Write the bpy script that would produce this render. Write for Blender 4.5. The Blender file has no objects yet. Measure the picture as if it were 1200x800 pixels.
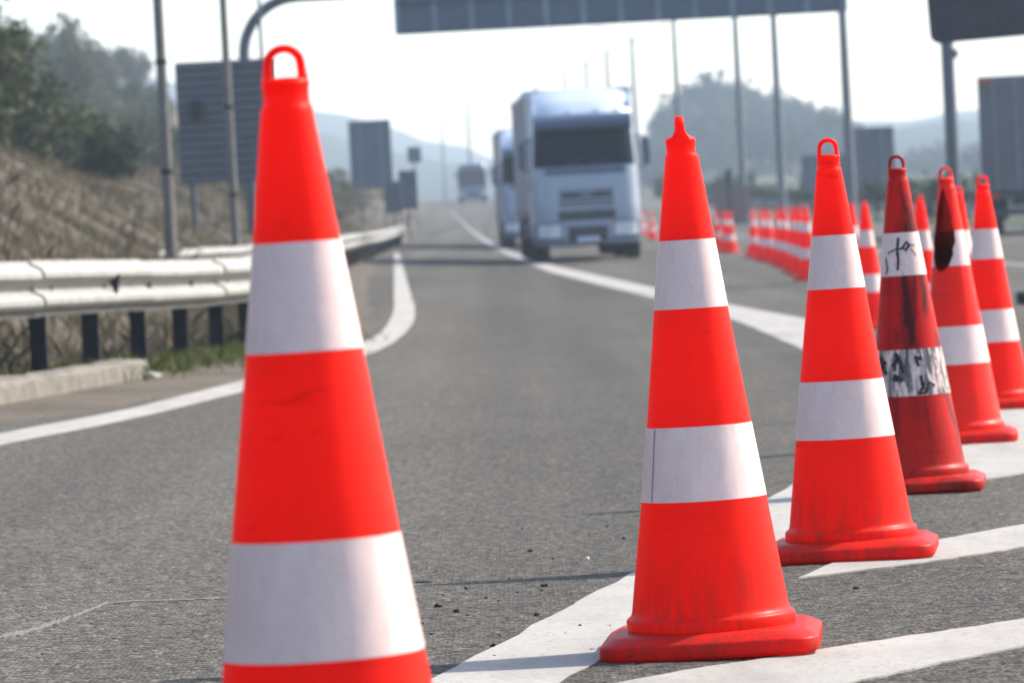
import bpy, bmesh, math, random
import numpy as np
from mathutils import Vector, Matrix

random.seed(7)
rng = np.random.default_rng(11)
S = bpy.context.scene
COL = S.collection
R = math.radians

# ------------------------------------------------------------------ camera model
FPX, ROLL, HOR, CAMZ = 5500.0, R(3.0), 240.0, 0.773
CAM = Vector((0, 0, CAMZ))
PHI = math.atan((400 - HOR) * math.cos(ROLL) / FPX)
FW = Vector((0, math.cos(PHI), -math.sin(PHI)))
UP = Vector((0, math.sin(PHI), math.cos(PHI)))
RT = Vector((1, 0, 0))


def ray(px, py):
    dx, dy = px - 600, py - 400
    u = dx * math.cos(ROLL) - dy * math.sin(ROLL)
    v = dx * math.sin(ROLL) + dy * math.cos(ROLL)
    return RT * (u / FPX) + FW - UP * (v / FPX)


def at(px, py, d):
    """point seen at photo pixel (px, py), d metres away in y"""
    r = ray(px, py)
    return CAM + r * (d / r.y)


# ------------------------------------------------------------------ the lie of the land
_sl = [(-100, .0106), (22, .0106), (40, .0037), (110, .0037), (250, -.0088), (420, -.0088), (520, .002), (1900, .0)]
_YS = np.arange(-100, 1900, 1.0)
_S = np.interp(_YS, [a for a, _ in _sl], [b for _, b in _sl])
_B = np.concatenate([[0], np.cumsum((_S[1:] + _S[:-1]) / 2)])
_B = _B - _B[100] + CAMZ


def sstep(t, a, b):
    t = min(1, max(0, (t - a) / (b - a)))
    return t * t * (3 - 2 * t)


def zroad(x, y):
    b = float(np.interp(y, _YS, _B))
    t = min(4.5, -x)
    sp = .5 * (t + math.sqrt(t * t + .3))
    return CAMZ - b + .065 * sp * (1 - sstep(y, 150, 260))


def lerp_tab(tab, y):
    return float(np.interp(y, [a for a, _ in tab], [b for _, b in tab]))


LINE_T = [(-20, -5.6), (10, -3.0), (18, -2.1), (24, -1.45), (31, -.98), (38, -.85), (46, -.97), (60, -1.4), (80, -2.0), (125, -3.0),
          (170, -3.25), (260, -4.6), (330, -5.4), (420, -6.0), (520, -7), (700, -12), (1700, -50)]
RAIL_T = [(-20, -8.2), (10, -4.7), (20, -3.5), (26.5, -2.72), (33, -1.94), (37, -1.68), (42, -1.66), (50, -1.9), (65, -2.5), (85, -3.1),
          (110, -3.4), (140, -3.55), (172, -3.75), (260, -5.4), (420, -7), (520, -8), (700, -13), (1700, -51)]
XR_T = [(-20, 15), (150, 15), (260, 12), (420, 8), (520, 6), (700, 2), (1700, -36)]


def smooth_tab(tab):
    ys = np.arange(-20, 1700, .5)
    xs = np.interp(ys, [a for a, _ in tab], [b for _, b in tab])
    k = np.hanning(17); k /= k.sum()
    xs2 = np.convolve(np.pad(xs, 8, mode='edge'), k, mode='valid')
    return lambda y: float(np.interp(y, ys, xs2))


xline, xrail, xright = smooth_tab(LINE_T), smooth_tab(RAIL_T), smooth_tab(XR_T)


def lump(x, y, s, k=1.0):
    return math.sin(x * s + 1.3 * k) * math.cos(y * s * .83 + k) + .5 * math.sin(x * s * 2.3 + y * s * 1.7 + k * 2)


def zground(x, y):
    z = zroad(x, min(y, 1600))
    s = xrail(y) - x
    if s > 0:
        z += 2.5 * sstep(s, .5, 6.4) * (.92 + .08 * math.sin(y * .11)) + .07 * lump(x, y, 1.1) * sstep(s, .3, 2)
        z += 9.0 * sstep(s, 9, 27) * sstep(y, 90, 210) * (1 - sstep(y, 430, 760)) * (1 + .12 * lump(x, y, .05))
    s = x - xright(y)
    if s > 0:
        z += .03 * lump(x, y, .7) - .1 * sstep(s, .2, 2)
        z += 8.6 * math.exp(-((x - 34) / 16) ** 2 - ((y - 720) / 80) ** 2)
    inside = min(x - (xline(y) - .3), xright(y) - x)
    return z - .09 * sstep(inside, -.02, .35)


def gpt(px, py, lift=0.0):
    """photo pixel -> point on the road surface"""
    r = ray(px, py)
    t0, t1 = 2.0, 3.0
    while t1 < 900:
        q = CAM + r * t1
        if q.z < zroad(q.x, q.y):
            break
        t0, t1 = t1, t1 * 1.03 + .05
    for _ in range(40):
        m = (t0 + t1) / 2
        q = CAM + r * m
        if q.z < zroad(q.x, q.y): t1 = m
        else: t0 = m
    q = CAM + r * t1
    return Vector((q.x, q.y, zroad(q.x, q.y) + lift))


# ------------------------------------------------------------------ materials
def newmat(name):
    m = bpy.data.materials.new(name); m.use_nodes = True
    nt = m.node_tree
    return m, nt, nt.nodes['Principled BSDF']


def N(nt, t, **kw):
    n = nt.nodes.new(t)
    for k, v in kw.items():
        if k in n.inputs: n.inputs[k].default_value = v
        else: setattr(n, k, v)
    return n


def ramp(nt, fac, stops, interp='LINEAR'):
    n = nt.nodes.new('ShaderNodeValToRGB')
    n.color_ramp.interpolation = interp
    e = n.color_ramp.elements
    while len(e) < len(stops): e.new(.5)
    for i, (p, c) in enumerate(stops):
        e[i].position = p
        e[i].color = (*c, 1) if len(c) == 3 else c
    nt.links.new(fac, n.inputs[0])
    return n.outputs[0]


def mix(nt, fac, a, b, mode='MIX'):
    n = nt.nodes.new('ShaderNodeMix'); n.data_type = 'RGBA'; n.blend_type = mode
    for s, v in ((0, fac), (6, a), (7, b)):
        if hasattr(v, 'is_output'): nt.links.new(v, n.inputs[s])
        elif s == 0: n.inputs[0].default_value = v
        else: n.inputs[s].default_value = (*v, 1)
    return n.outputs[2]


def coord(nt, scale=(1, 1, 1), which='Object'):
    tc = N(nt, 'ShaderNodeTexCoord')
    mp = N(nt, 'ShaderNodeMapping'); mp.inputs['Scale'].default_value = scale
    nt.links.new(tc.outputs[which], mp.inputs[0])
    return mp.outputs[0]


def noise(nt, vec, scale, detail=4, rough=.6, dist=0):
    n = N(nt, 'ShaderNodeTexNoise', Scale=scale, Detail=detail, Roughness=rough, Distortion=dist)
    nt.links.new(vec, n.inputs['Vector'])
    return n.outputs['Fac']


def simple(name, col, rough=.5, metal=0., var=.25, scale=6., spec=.5, dirt=None, coat=0.):
    """base colour broken up by two noises, roughness broken up too"""
    m, nt, p = newmat(name)
    v = coord(nt)
    a = noise(nt, v, scale, 5, .65)
    lo = tuple(c * (1 - var) for c in col); hi = tuple(min(1, c * (1 + var * .7)) for c in col)
    c = ramp(nt, a, [(.3, lo), (.7, hi)])
    if dirt:
        b = noise(nt, v, scale * .6, 8, .7, .6)
        f = ramp(nt, b, [(.52, (0, 0, 0)), (.72, (.75, .75, .75))])
        c = mix(nt, f, c, dirt)
    nt.links.new(c, p.inputs['Base Color'])
    r = ramp(nt, noise(nt, v, scale * 2.3, 4), [(.3, (max(.05, rough - .1),) * 3), (.7, (min(1, rough + .12),) * 3)])
    nt.links.new(r, p.inputs['Roughness'])
    p.inputs['Metallic'].default_value = metal
    p.inputs['Specular IOR Level'].default_value = spec
    p.inputs['Coat Weight'].default_value = coat
    return m


M = {}


def cone_plastic(name, col, grime, grime_col=(.05, .012, .01), glow=.46):
    m, nt, p = newmat(name)
    v = coord(nt); vs = coord(nt, (9, 9, 1.6))
    oi = N(nt, 'ShaderNodeObjectInfo')
    add = N(nt, 'ShaderNodeVectorMath', operation='ADD'); nt.links.new(vs, add.inputs[0])
    sc = N(nt, 'ShaderNodeMath', operation='MULTIPLY'); sc.inputs[1].default_value = 37.
    nt.links.new(oi.outputs['Random'], sc.inputs[0]); nt.links.new(sc.outputs[0], add.inputs[1])
    a = noise(nt, v, 5, 4)
    c = ramp(nt, a, [(.3, tuple(k * .9 for k in col)), (.7, tuple(min(1, k * 1.06) for k in col))])
    st = noise(nt, add.outputs[0], 1.3, 7, .68, .9)
    lo = .80 - .32 * grime
    f = ramp(nt, st, [(lo, (0, 0, 0)), (lo + .16, (min(1, .55 + .4 * grime),) * 3)])
    c = mix(nt, f, c, grime_col)
    # rub marks running round, and road dirt gathered near the foot
    addb = N(nt, 'ShaderNodeVectorMath', operation='ADD'); nt.links.new(coord(nt, (2.2, 2.2, 14)), addb.inputs[0]); nt.links.new(sc.outputs[0], addb.inputs[1])
    rub = noise(nt, addb.outputs[0], 2.1, 8, .75, .4)
    c = mix(nt, ramp(nt, rub, [(.63 - .1 * grime, (0, 0, 0)), (.74, (.6,) * 3)]), c, tuple(k * .32 for k in col))
    tcz = N(nt, 'ShaderNodeTexCoord'); sz = N(nt, 'ShaderNodeSeparateXYZ'); nt.links.new(tcz.outputs['Object'], sz.inputs[0])
    mz = N(nt, 'ShaderNodeMapRange'); mz.inputs[1].default_value = .24; mz.inputs[2].default_value = .0; nt.links.new(sz.outputs[2], mz.inputs[0])
    dn = noise(nt, add.outputs[0], 4.0, 7, .7, .3)
    mm = N(nt, 'ShaderNodeMath', operation='MULTIPLY'); nt.links.new(mz.outputs[0], mm.inputs[0])
    nt.links.new(ramp(nt, dn, [(.42, (0, 0, 0)), (.72, (.75,) * 3)]), mm.inputs[1])
    c = mix(nt, mm.outputs[0], c, (.13, .05, .035))
    sp = noise(nt, v, 120, 3)
    f2 = ramp(nt, sp, [(.70, (0, 0, 0)), (.78, (.35,) * 3)])
    c = mix(nt, f2, c, tuple(k * .55 for k in col))
    nt.links.new(c, p.inputs['Base Color'])
    nt.links.new(ramp(nt, noise(nt, v, 22, 5), [(.3, (.34,) * 3), (.7, (.52,) * 3)]), p.inputs['Roughness'])
    p.inputs['Specular IOR Level'].default_value = .15
    bmp = N(nt, 'ShaderNodeBump', Strength=.06, Distance=.004)
    nt.links.new(noise(nt, v, 30, 4), bmp.inputs['Height']); nt.links.new(bmp.outputs[0], p.inputs['Normal'])
    tr = N(nt, 'ShaderNodeBsdfTranslucent'); nt.links.new(c, tr.inputs['Color'])
    ms = N(nt, 'ShaderNodeMixShader'); ms.inputs[0].default_value = glow
    out = nt.nodes['Material Output']
    nt.links.new(p.outputs[0], ms.inputs[1]); nt.links.new(tr.outputs[0], ms.inputs[2]); nt.links.new(ms.outputs[0], out.inputs[0])
    return m


def band_mat(name, grime):
    m, nt, p = newmat(name)
    v = coord(nt); vs = coord(nt, (14, 14, 3))
    c = ramp(nt, noise(nt, v, 14, 5), [(.3, (.645, .45, .405)), (.7, (.715, .52, .47))])
    f = ramp(nt, noise(nt, vs, 2.2, 8, .72, 1.2), [(.74 - .26 * grime, (0, 0, 0)), (.80 - .22 * grime, (min(1, .3 + .7 * grime),) * 3)])
    c = mix(nt, f, c, (.035, .03, .03))
    nt.links.new(c, p.inputs['Base Color'])
    p.inputs['Roughness'].default_value = .38
    p.inputs['Coat Weight'].default_value = .25; p.inputs['Coat Roughness'].default_value = .2
    cell = N(nt, 'ShaderNodeTexVoronoi', Scale=260.); nt.links.new(v, cell.inputs['Vector'])
    sm = noise(nt, vs, 3.1, 7, .7, .8)
    c = mix(nt, 1., c, ramp(nt, cell.outputs['Distance'], [(.1, (1.02,) * 3), (.7, (.95,) * 3)]), 'MULTIPLY')
    c = mix(nt, ramp(nt, sm, [(.5, (0, 0, 0)), (.75, (.4,) * 3)]), c, (.34, .27, .28))
    nt.links.new(c, p.inputs['Base Color'])
    bmp = N(nt, 'ShaderNodeBump', Strength=.14, Distance=.004)
    nt.links.new(noise(nt, v, 26, 4), bmp.inputs['Height']); nt.links.new(bmp.outputs[0], p.inputs['Normal'])
    return m


RED = (.98, .0165, .0028)
M['cone'] = cone_plastic('cone_plastic', RED, .26)
M['cone_dirty'] = cone_plastic('cone_plastic_dirty', (.60, .012, .008), 1.0, (.035, .012, .012), .3)
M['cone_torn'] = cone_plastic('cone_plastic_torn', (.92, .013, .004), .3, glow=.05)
_nt = M['cone_torn'].node_tree; _p = _nt.nodes['Principled BSDF']      # shade inside the torn shell painted into its back faces
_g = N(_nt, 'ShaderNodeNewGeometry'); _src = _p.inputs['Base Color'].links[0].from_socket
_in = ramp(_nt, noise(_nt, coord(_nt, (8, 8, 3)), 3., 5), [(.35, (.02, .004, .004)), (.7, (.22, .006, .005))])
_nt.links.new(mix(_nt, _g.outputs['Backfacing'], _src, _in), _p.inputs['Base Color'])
M['cone_base'] = cone_plastic('cone_base_plastic', (.85, .022, .014), .28)
M['band'] = band_mat('band_sheeting', .13)
M['band_dirty'] = band_mat('band_sheeting_dirty', .62)
M['band_filthy'] = band_mat('band_sheeting_filthy', 1.18)
M['band_worn'] = band_mat('band_sheeting_worn', .26)
M['black'] = simple('black_rubber', (.02, .02, .02), .8)
M['ink'] = simple('black_scuff', (.012, .011, .012), .7)


def asphalt():
    m, nt, p = newmat('asphalt')
    v = coord(nt)
    big = noise(nt, coord(nt, (.55, .06, 1)), 1.0, 6, .62)
    c = ramp(nt, big, [(.26, (.055, .0512, .0455)), (.5, (.070, .0653, .058)), (.74, (.086, .080, .071))])
    # polished wheel tracks along the lanes, old oil and repair stains
    wt = noise(nt, coord(nt, (1.15, .012, 1)), 1.0, 3, .5)
    c = mix(nt, 1., c, ramp(nt, wt, [(.32, (.76, .76, .77)), (.62, (1.15, 1.14, 1.11))]), 'MULTIPLY')
    oil = noise(nt, coord(nt, (1.6, .5, 1)), 1.4, 7, .66, .5)
    c = mix(nt, ramp(nt, oil, [(.60, (0, 0, 0)), (.75, (.5,) * 3)]), c, (.036, .035, .034))
    dust = noise(nt, coord(nt, (.8, .35, 1)), .9, 6, .7, .8)
    c = mix(nt, ramp(nt, dust, [(.52, (0, 0, 0)), (.78, (.5,) * 3)]), c, (.095, .089, .081))
    vo = N(nt, 'ShaderNodeTexVoronoi', Scale=100.); nt.links.new(v, vo.inputs['Vector'])
    sep = N(nt, 'ShaderNodeSeparateColor'); nt.links.new(vo.outputs['Color'], sep.inputs[0])
    g = ramp(nt, sep.outputs[0], [(.0, (.16,) * 3), (.35, (.7,) * 3), (.75, (1.18,) * 3), (.95, (1.9, 1.82, 1.7)), (1, (2.9, 2.75, 2.5))])
    c = mix(nt, 1.0, c, g, 'MULTIPLY')
    pores = noise(nt, v, 260, 2)
    c = mix(nt, ramp(nt, pores, [(.60, (0, 0, 0)), (.70, (.8,) * 3)]), c, (.03, .03, .03))
    nt.links.new(c, p.inputs['Base Color'])
    p.inputs['Roughness'].default_value = .93
    p.inputs['Specular IOR Level'].default_value = .12
    bmp = N(nt, 'ShaderNodeBump', Strength=.9, Distance=.006)
    nt.links.new(vo.outputs['Distance'], bmp.inputs['Height'])
    bmp.invert = True
    nt.links.new(bmp.outputs[0], p.inputs['Normal'])
    return m


def paint():
    m, nt, p = newmat('road_paint')
    v = coord(nt)
    c = ramp(nt, noise(nt, v, 3, 6), [(.3, (.245, .23, .207)), (.7, (.30, .284, .26))])
    w = noise(nt, v, 55, 6, .75)
    f = ramp(nt, w, [(.545, (0, 0, 0)), (.64, (.85,) * 3)])
    c = mix(nt, f, c, (.13, .128, .124))
    st = noise(nt, coord(nt, (1.2, .25, 1)), 5, 5)
    c = mix(nt, ramp(nt, st, [(.45, (0, 0, 0)), (.75, (.55,) * 3)]), c, (.15, .14, .125))
    nt.links.new(c, p.inputs['Base Color']); p.inputs['Roughness'].default_value = .8; p.inputs['Specular IOR Level'].default_value = .2
    bmp = N(nt, 'ShaderNodeBump', Strength=.5, Distance=.003)
    nt.links.new(noise(nt, v, 150, 3), bmp.inputs['Height']); nt.links.new(bmp.outputs[0], p.inputs['Normal'])
    return m


def soil():
    m, nt, p = newmat('dry_soil')
    v = coord(nt)
    c = ramp(nt, noise(nt, v, .8, 7, .7), [(.25, (.055, .045, .033)), (.45, (.088, .073, .055)), (.65, (.118, .10, .078)), (.8, (.065, .066, .036))])
    g = ramp(nt, noise(nt, v, 28, 5, .7), [(.3, (.55,) * 3), (.7, (1.3,) * 3)])
    c = mix(nt, 1., c, g, 'MULTIPLY')
    # scrub cover: right of the motorway and in the distance the ground is grown over
    tc = N(nt, 'ShaderNodeTexCoord'); sx = N(nt, 'ShaderNodeSeparateXYZ'); nt.links.new(tc.outputs['Object'], sx.inputs[0])
    mr = N(nt, 'ShaderNodeMapRange'); mr.inputs[1].default_value = 8; mr.inputs[2].default_value = 15
    nt.links.new(sx.outputs[0], mr.inputs[0])
    sc = ramp(nt, noise(nt, v, .35, 6, .7), [(.3, (.025, .034, .02)), (.7, (.055, .062, .036))])
    c = mix(nt, mr.outputs[0], c, sc)
    nt.links.new(c, p.inputs['Base Color']); p.inputs['Roughness'].default_value = .95
    p.inputs['Specular IOR Level'].default_value = .15
    bmp = N(nt, 'ShaderNodeBump', Strength=.8, Distance=.04)
    nt.links.new(noise(nt, v, 18, 6), bmp.inputs['Height']); nt.links.new(bmp.outputs[0], p.inputs['Normal'])
    return m


def foliage(name, stops, translucent=.25):
    m, nt, p = newmat(name)
    g = N(nt, 'ShaderNodeNewGeometry')
    oi = N(nt, 'ShaderNodeObjectInfo')
    r1 = ramp(nt, g.outputs['Random Per Island'], stops)
    r2 = ramp(nt, oi.outputs['Random'], [(0, (.75, .8, .7)), (.5, (1, 1, 1)), (1, (1.25, 1.1, .85))])
    c = mix(nt, 1., r1, r2, 'MULTIPLY')
    nt.links.new(c, p.inputs['Base Color']); p.inputs['Roughness'].default_value = .75
    p.inputs['Specular IOR Level'].default_value = .2
    tr = N(nt, 'ShaderNodeBsdfTranslucent'); nt.links.new(c, tr.inputs['Color'])
    ms = N(nt, 'ShaderNodeMixShader'); ms.inputs[0].default_value = translucent
    nt.links.new(p.outputs[0], ms.inputs[1]); nt.links.new(tr.outputs[0], ms.inputs[2])
    nt.links.new(ms.outputs[0], nt.nodes['Material Output'].inputs[0])
    return m


M['asphalt'], M['paint'], M['soil'] = asphalt(), paint(), soil()
M['crack'] = simple('crack_filler', (.10, .097, .09), .85, var=.5, scale=90)
M['kerb'] = simple('kerb_concrete', (.115, .10, .08), .9, var=.35, scale=9, dirt=(.12, .1, .07))
M['grass'] = foliage('dry_grass_blades', [(0, (.065, .05, .036)), (.35, (.12, .094, .066)), (.7, (.175, .138, .098)), (.85, (.10, .095, .052)), (1, (.065, .08, .03))])
M['greengrass'] = foliage('green_grass_blades', [(0, (.05, .07, .02)), (.6, (.11, .12, .04)), (1, (.2, .18, .08))])
M['leaf'] = foliage('leaf_green', [(0, (.024, .036, .018)), (.5, (.048, .062, .03)), (.85, (.08, .085, .042)), (1, (.12, .105, .055))])
M['leaf_dark'] = foliage('leaf_dark', [(0, (.014, .026, .012)), (.6, (.028, .046, .02)), (1, (.05, .07, .03))])
M['leaf_brown'] = foliage('leaf_brown', [(0, (.06, .05, .028)), (.5, (.11, .095, .05)), (1, (.17, .14, .085))])
M['bark'] = simple('bark', (.10, .075, .05), .95, var=.5, scale=12)
M['rail'] = simple('galvanised_rail', (.235, .23, .21), .62, var=.22, scale=5, dirt=(.19, .16, .12))
M['post'] = simple('dark_post_steel', (.016, .018, .022), .75, spec=.2, dirt=(.05, .042, .034))
M['pole'] = simple('weathered_pole', (.115, .105, .095), .65, dirt=(.12, .10, .08))
M['steel'] = simple('painted_gantry_steel', (.05, .065, .085), .5, var=.2)
M['alu'] = simple('sign_back_aluminium', (.06, .085, .12), .5, var=.15, scale=2)
M['rib'] = simple('sign_rib', (.14, .18, .23), .5, scale=3)
M['panel'] = simple('slatted_grey_panel', (.075, .08, .10), .6, var=.2, scale=2)
M['signdark'] = simple('dark_sign_back', (.032, .030, .038), .65, var=.3, scale=5)
M['truck'] = simple('pale_blue_truck_paint', (.21, .25, .325), .34, var=.05, scale=1, coat=.6)
M['truck_white'] = simple('white_truck_paint', (.40, .46, .56), .45, var=.05, scale=1, coat=.5)
M['truck_dark'] = simple('dark_truck_trim', (.025, .03, .04), .45)
M['truck_mid'] = simple('blue_grey_trim', (.045, .07, .125), .35, var=.1)
M['glass'] = simple('dark_glass', (.004, .009, .016), .2, var=.1, spec=.1)
M['lamp'] = simple('headlamp_glass', (.5, .52, .55), .12, spec=.8)
M['curtain'] = simple('grey_trailer_curtain', (.17, .17, .185), .6, var=.15, scale=1)
M['trailer'] = simple('grey_trailer_door', (.095, .10, .125), .5, var=.2, scale=1.5, dirt=(.08, .075, .07))
M['rust'] = simple('rusty_orange', (.30, .10, .045), .8, var=.4)
M['redlamp'] = simple('red_lamp_lens', (.4, .02, .015), .25)
M['tyre'] = simple('tyre_rubber', (.018, .018, .02), .85)
M['rim'] = simple('wheel_rim', (.25, .25, .26), .4, metal=.5)
M['lampgrey'] = simple('lamp_post_steel', (.10, .11, .125), .5)
M['box'] = simple('faded_red_cabinet', (.17, .09, .085), .7, var=.3)
M['stone'] = simple('tarry_fragment', (.014, .013, .013), .9)
M['rock'] = simple('pale_stone', (.34, .31, .26), .9, scale=30)
M['hill'] = foliage('hill_scrub', [(0, (.04, .055, .05)), (1, (.04, .055, .05))], .0)


# ------------------------------------------------------------------ mesh helpers
class MB:
    def __init__(s): s.v, s.f, s.sm = [], [], []

    def add(s, vs, fs, smooth=False):
        o = len(s.v)
        s.v += [tuple(v) for v in vs]
        s.f += [tuple(i + o for i in f) for f in fs]
        s.sm += [smooth] * len(fs)
        return s

    def bm(s, b, mat=None, smooth=False):
        if mat is not None: b.transform(mat)
        b.verts.index_update()
        s.add([v.co for v in b.verts], [[v.index for v in f.verts] for f in b.faces], smooth)
        b.free(); return s

    def box(s, c, size, bev=0., rot=None):
        b = bmesh.new(); bmesh.ops.create_cube(b, size=1)
        b.transform(Matrix.Diagonal((*size, 1)))
        if bev: bmesh.ops.bevel(b, geom=b.edges[:], offset=bev, segments=2, profile=.5, affect='EDGES')
        m = Matrix.Translation(c)
        if rot is not None: m = m @ rot
        return s.bm(b, m)

    def tube(s, pts, rad, n=12, cap=True):
        pts = [Vector(p) for p in pts]
        rs = rad if isinstance(rad, (list, tuple)) else [rad] * len(pts)
        vs, fs = [], []
        prev = None
        for i, p in enumerate(pts):
            d = (pts[min(i + 1, len(pts) - 1)] - pts[max(i - 1, 0)]).normalized()
            a = prev if prev is not None else (Vector((1, 0, 0)) if abs(d.x) < .9 else Vector((0, 1, 0)))
            a = (a - d * a.dot(d)).normalized(); prev = a
            b = d.cross(a)
            for k in range(n):
                t = 2 * math.pi * k / n
                vs.append(p + (a * math.cos(t) + b * math.sin(t)) * rs[i])
        for i in range(len(pts) - 1):
            for k in range(n):
                fs.append((i * n + k, i * n + (k + 1) % n, (i + 1) * n + (k + 1) % n, (i + 1) * n + k))
        s.add(vs, fs, True)
        if cap:
            o = len(pts) - 1
            s.add(vs[:n], [tuple(reversed(range(n)))]); s.add(vs[o * n:], [tuple(range(n))])
        return s

    def lathe(s, prof, n=32, axis='z', origin=(0, 0, 0)):
        vs, fs = [], []
        for r, h in prof:
            for k in range(n):
                t = 2 * math.pi * k / n
                p = (r * math.cos(t), r * math.sin(t), h)
                if axis == 'x': p = (h, r * math.cos(t), r * math.sin(t))
                vs.append((p[0] + origin[0], p[1] + origin[1], p[2] + origin[2]))
        for i in range(len(prof) - 1):
            for k in range(n):
                fs.append((i * n + k, i * n + (k + 1) % n, (i + 1) * n + (k + 1) % n, (i + 1) * n + k))
        return s.add(vs, fs, True)

    def grid(s, P, smooth=True, flip=False):
        nu, nv = len(P), len(P[0])
        vs = [q for row in P for q in row]; fs = []
        for i in range(nu - 1):
            for j in range(nv - 1):
                q = (i * nv + j, (i + 1) * nv + j, (i + 1) * nv + j + 1, i * nv + j + 1)
                fs.append(q[::-1] if flip else q)
        return s.add(vs, fs, smooth)

    def build(s, name, mat, parent=None, loc=None):
        me = bpy.data.meshes.new(name)
        me.from_pydata(s.v, [], s.f); me.update()
        me.polygons.foreach_set('use_smooth', s.sm)
        me.materials.append(M[mat] if isinstance(mat, str) else mat)
        o = bpy.data.objects.new(name, me); COL.objects.link(o)
        if parent is not None: o.parent = parent
        if loc is not None: o.location = loc
        return o


def empty(name, loc, rot=(0, 0, 0)):
    o = bpy.data.objects.new(name, None); COL.objects.link(o)
    o.empty_display_size = .2
    o.location = loc; o.rotation_euler = rot
    return o


def tag(o, label=None, cat=None, group=None, kind=None):
    if label: o['label'] = label
    if cat: o['category'] = cat
    if group: o['group'] = group
    if kind: o['kind'] = kind
    return o


def copy_tree(o, parent=None):
    c = o.copy(); COL.objects.link(c)
    if parent is not None: c.parent = parent
    for ch in list(o.children): copy_tree(ch, c)
    return c


def np_mesh(name, V, F, mat, parent=None):
    """V (n,3), F (m,k) numpy arrays"""
    me = bpy.data.meshes.new(name)
    k = F.shape[1]
    me.vertices.add(len(V)); me.vertices.foreach_set('co', V.astype(np.float32).ravel())
    me.loops.add(F.size); me.loops.foreach_set('vertex_index', F.astype(np.int32).ravel())
    me.polygons.add(len(F)); me.polygons.foreach_set('loop_start', np.arange(0, F.size, k, dtype=np.int32))
    me.polygons.foreach_set('loop_total', np.full(len(F), k, dtype=np.int32))
    me.update(calc_edges=True)
    me.materials.append(M[mat])
    o = bpy.data.objects.new(name, me); COL.objects.link(o)
    if parent is not None: o.parent = parent
    return o


# ------------------------------------------------------------------ ground, road, markings
def axis_vals(segs):
    out = []
    for a, b, st in segs: out += list(np.arange(a, b, st))
    return out + [segs[-1][1]]


gx = axis_vals([(-900, -120, 60), (-120, -40, 8), (-40, -14, 1.3), (-14, 0, .25), (0, 14, 1.0), (14, 20, .5), (20, 60, 2.5), (60, 120, 10), (120, 900, 60)])
gy = axis_vals([(-60, 0, 10), (0, 16, 2), (16, 60, .5), (60, 130, 1.5), (130, 300, 5), (300, 800, 14), (800, 1700, 60)])
MB().grid([[(x, y, zground(x, y)) for y in gy] for x in gx], flip=True).build('ground', 'soil')
tag(bpy.data.objects['ground'], kind='structure')

ry = axis_vals([(-20, 60, 1), (60, 300, 2.5), (300, 900, 8)])
us = [0, .003, .006] + list(np.linspace(.012, .4, 60)) + list(np.linspace(.42, 1, 14))
rows = []
for y in ry:
    a, b = xline(y) - .42 + .05 * math.sin(y * 1.7) + .03 * math.sin(y * 4.1), xright(y) + .3
    row = [(a, y, zroad(a, y) - .12)]
    row += [(a + (b - a) * u, y, zroad(a + (b - a) * u, y)) for u in us]
    row += [(b, y, zroad(b, y) - .12)]
    rows.append(row)
road = MB().grid(rows, smooth=False, flip=False).build('road', 'asphalt')
tag(road, kind='structure')


def marking(name, edge_a, edge_b, n=60, lift=.0022, mat='paint', jitter=0.):
    """sheet between two photo polylines, laid on the road"""
    A = [gpt(*p) for p in edge_a]; Bq = [gpt(*p) for p in edge_b]

    def resample(P):
        d = [0]
        for i in range(1, len(P)): d.append(d[-1] + (P[i].xy - P[i - 1].xy).length)
        t = np.linspace(0, d[-1], n)
        X = np.interp(t, d, [p.x for p in P]); Y = np.interp(t, d, [p.y for p in P])
        if n > 30:
            k = np.hanning(9); k /= k.sum()
            X2 = np.convolve(np.pad(X, 4, mode='edge'), k, 'valid'); Y2 = np.convolve(np.pad(Y, 4, mode='edge'), k, 'valid')
            X2[:5] = X[:5]; Y2[:5] = Y[:5]; X2[-5:] = X[-5:]; Y2[-5:] = Y[-5:]
            X, Y = X2, Y2
        return X, Y
    (ax, ay), (bx, by) = resample(A), resample(Bq)
    rows = []
    for i in range(n):
        row = []
        for t in np.linspace(0, 1, 5):
            x, y = ax[i] + (bx[i] - ax[i]) * t, ay[i] + (by[i] - ay[i]) * t
            if jitter and t in (0, 1): x += random.uniform(-jitter, jitter); y += random.uniform(-jitter, jitter)
            row.append((x, y, zroad(x, y) + lift))
        rows.append([(row[0][0], row[0][1], row[0][2] - .012)] + row + [(row[-1][0], row[-1][1], row[-1][2] - .012)])
    o = MB().grid(rows, smooth=False).build(name, mat)
    return tag(o, kind='structure')


def offset_line(name, tab, w, lift=.004, mat='paint'):
    pts = tab
    rows = [[(x + w * (t - .5), y, zroad(x + w * (t - .5), y) + lift) for t in (0, .5, 1)] for x, y in pts]
    return tag(MB().grid(rows, smooth=False).build(name, mat), kind='structure')


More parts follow.
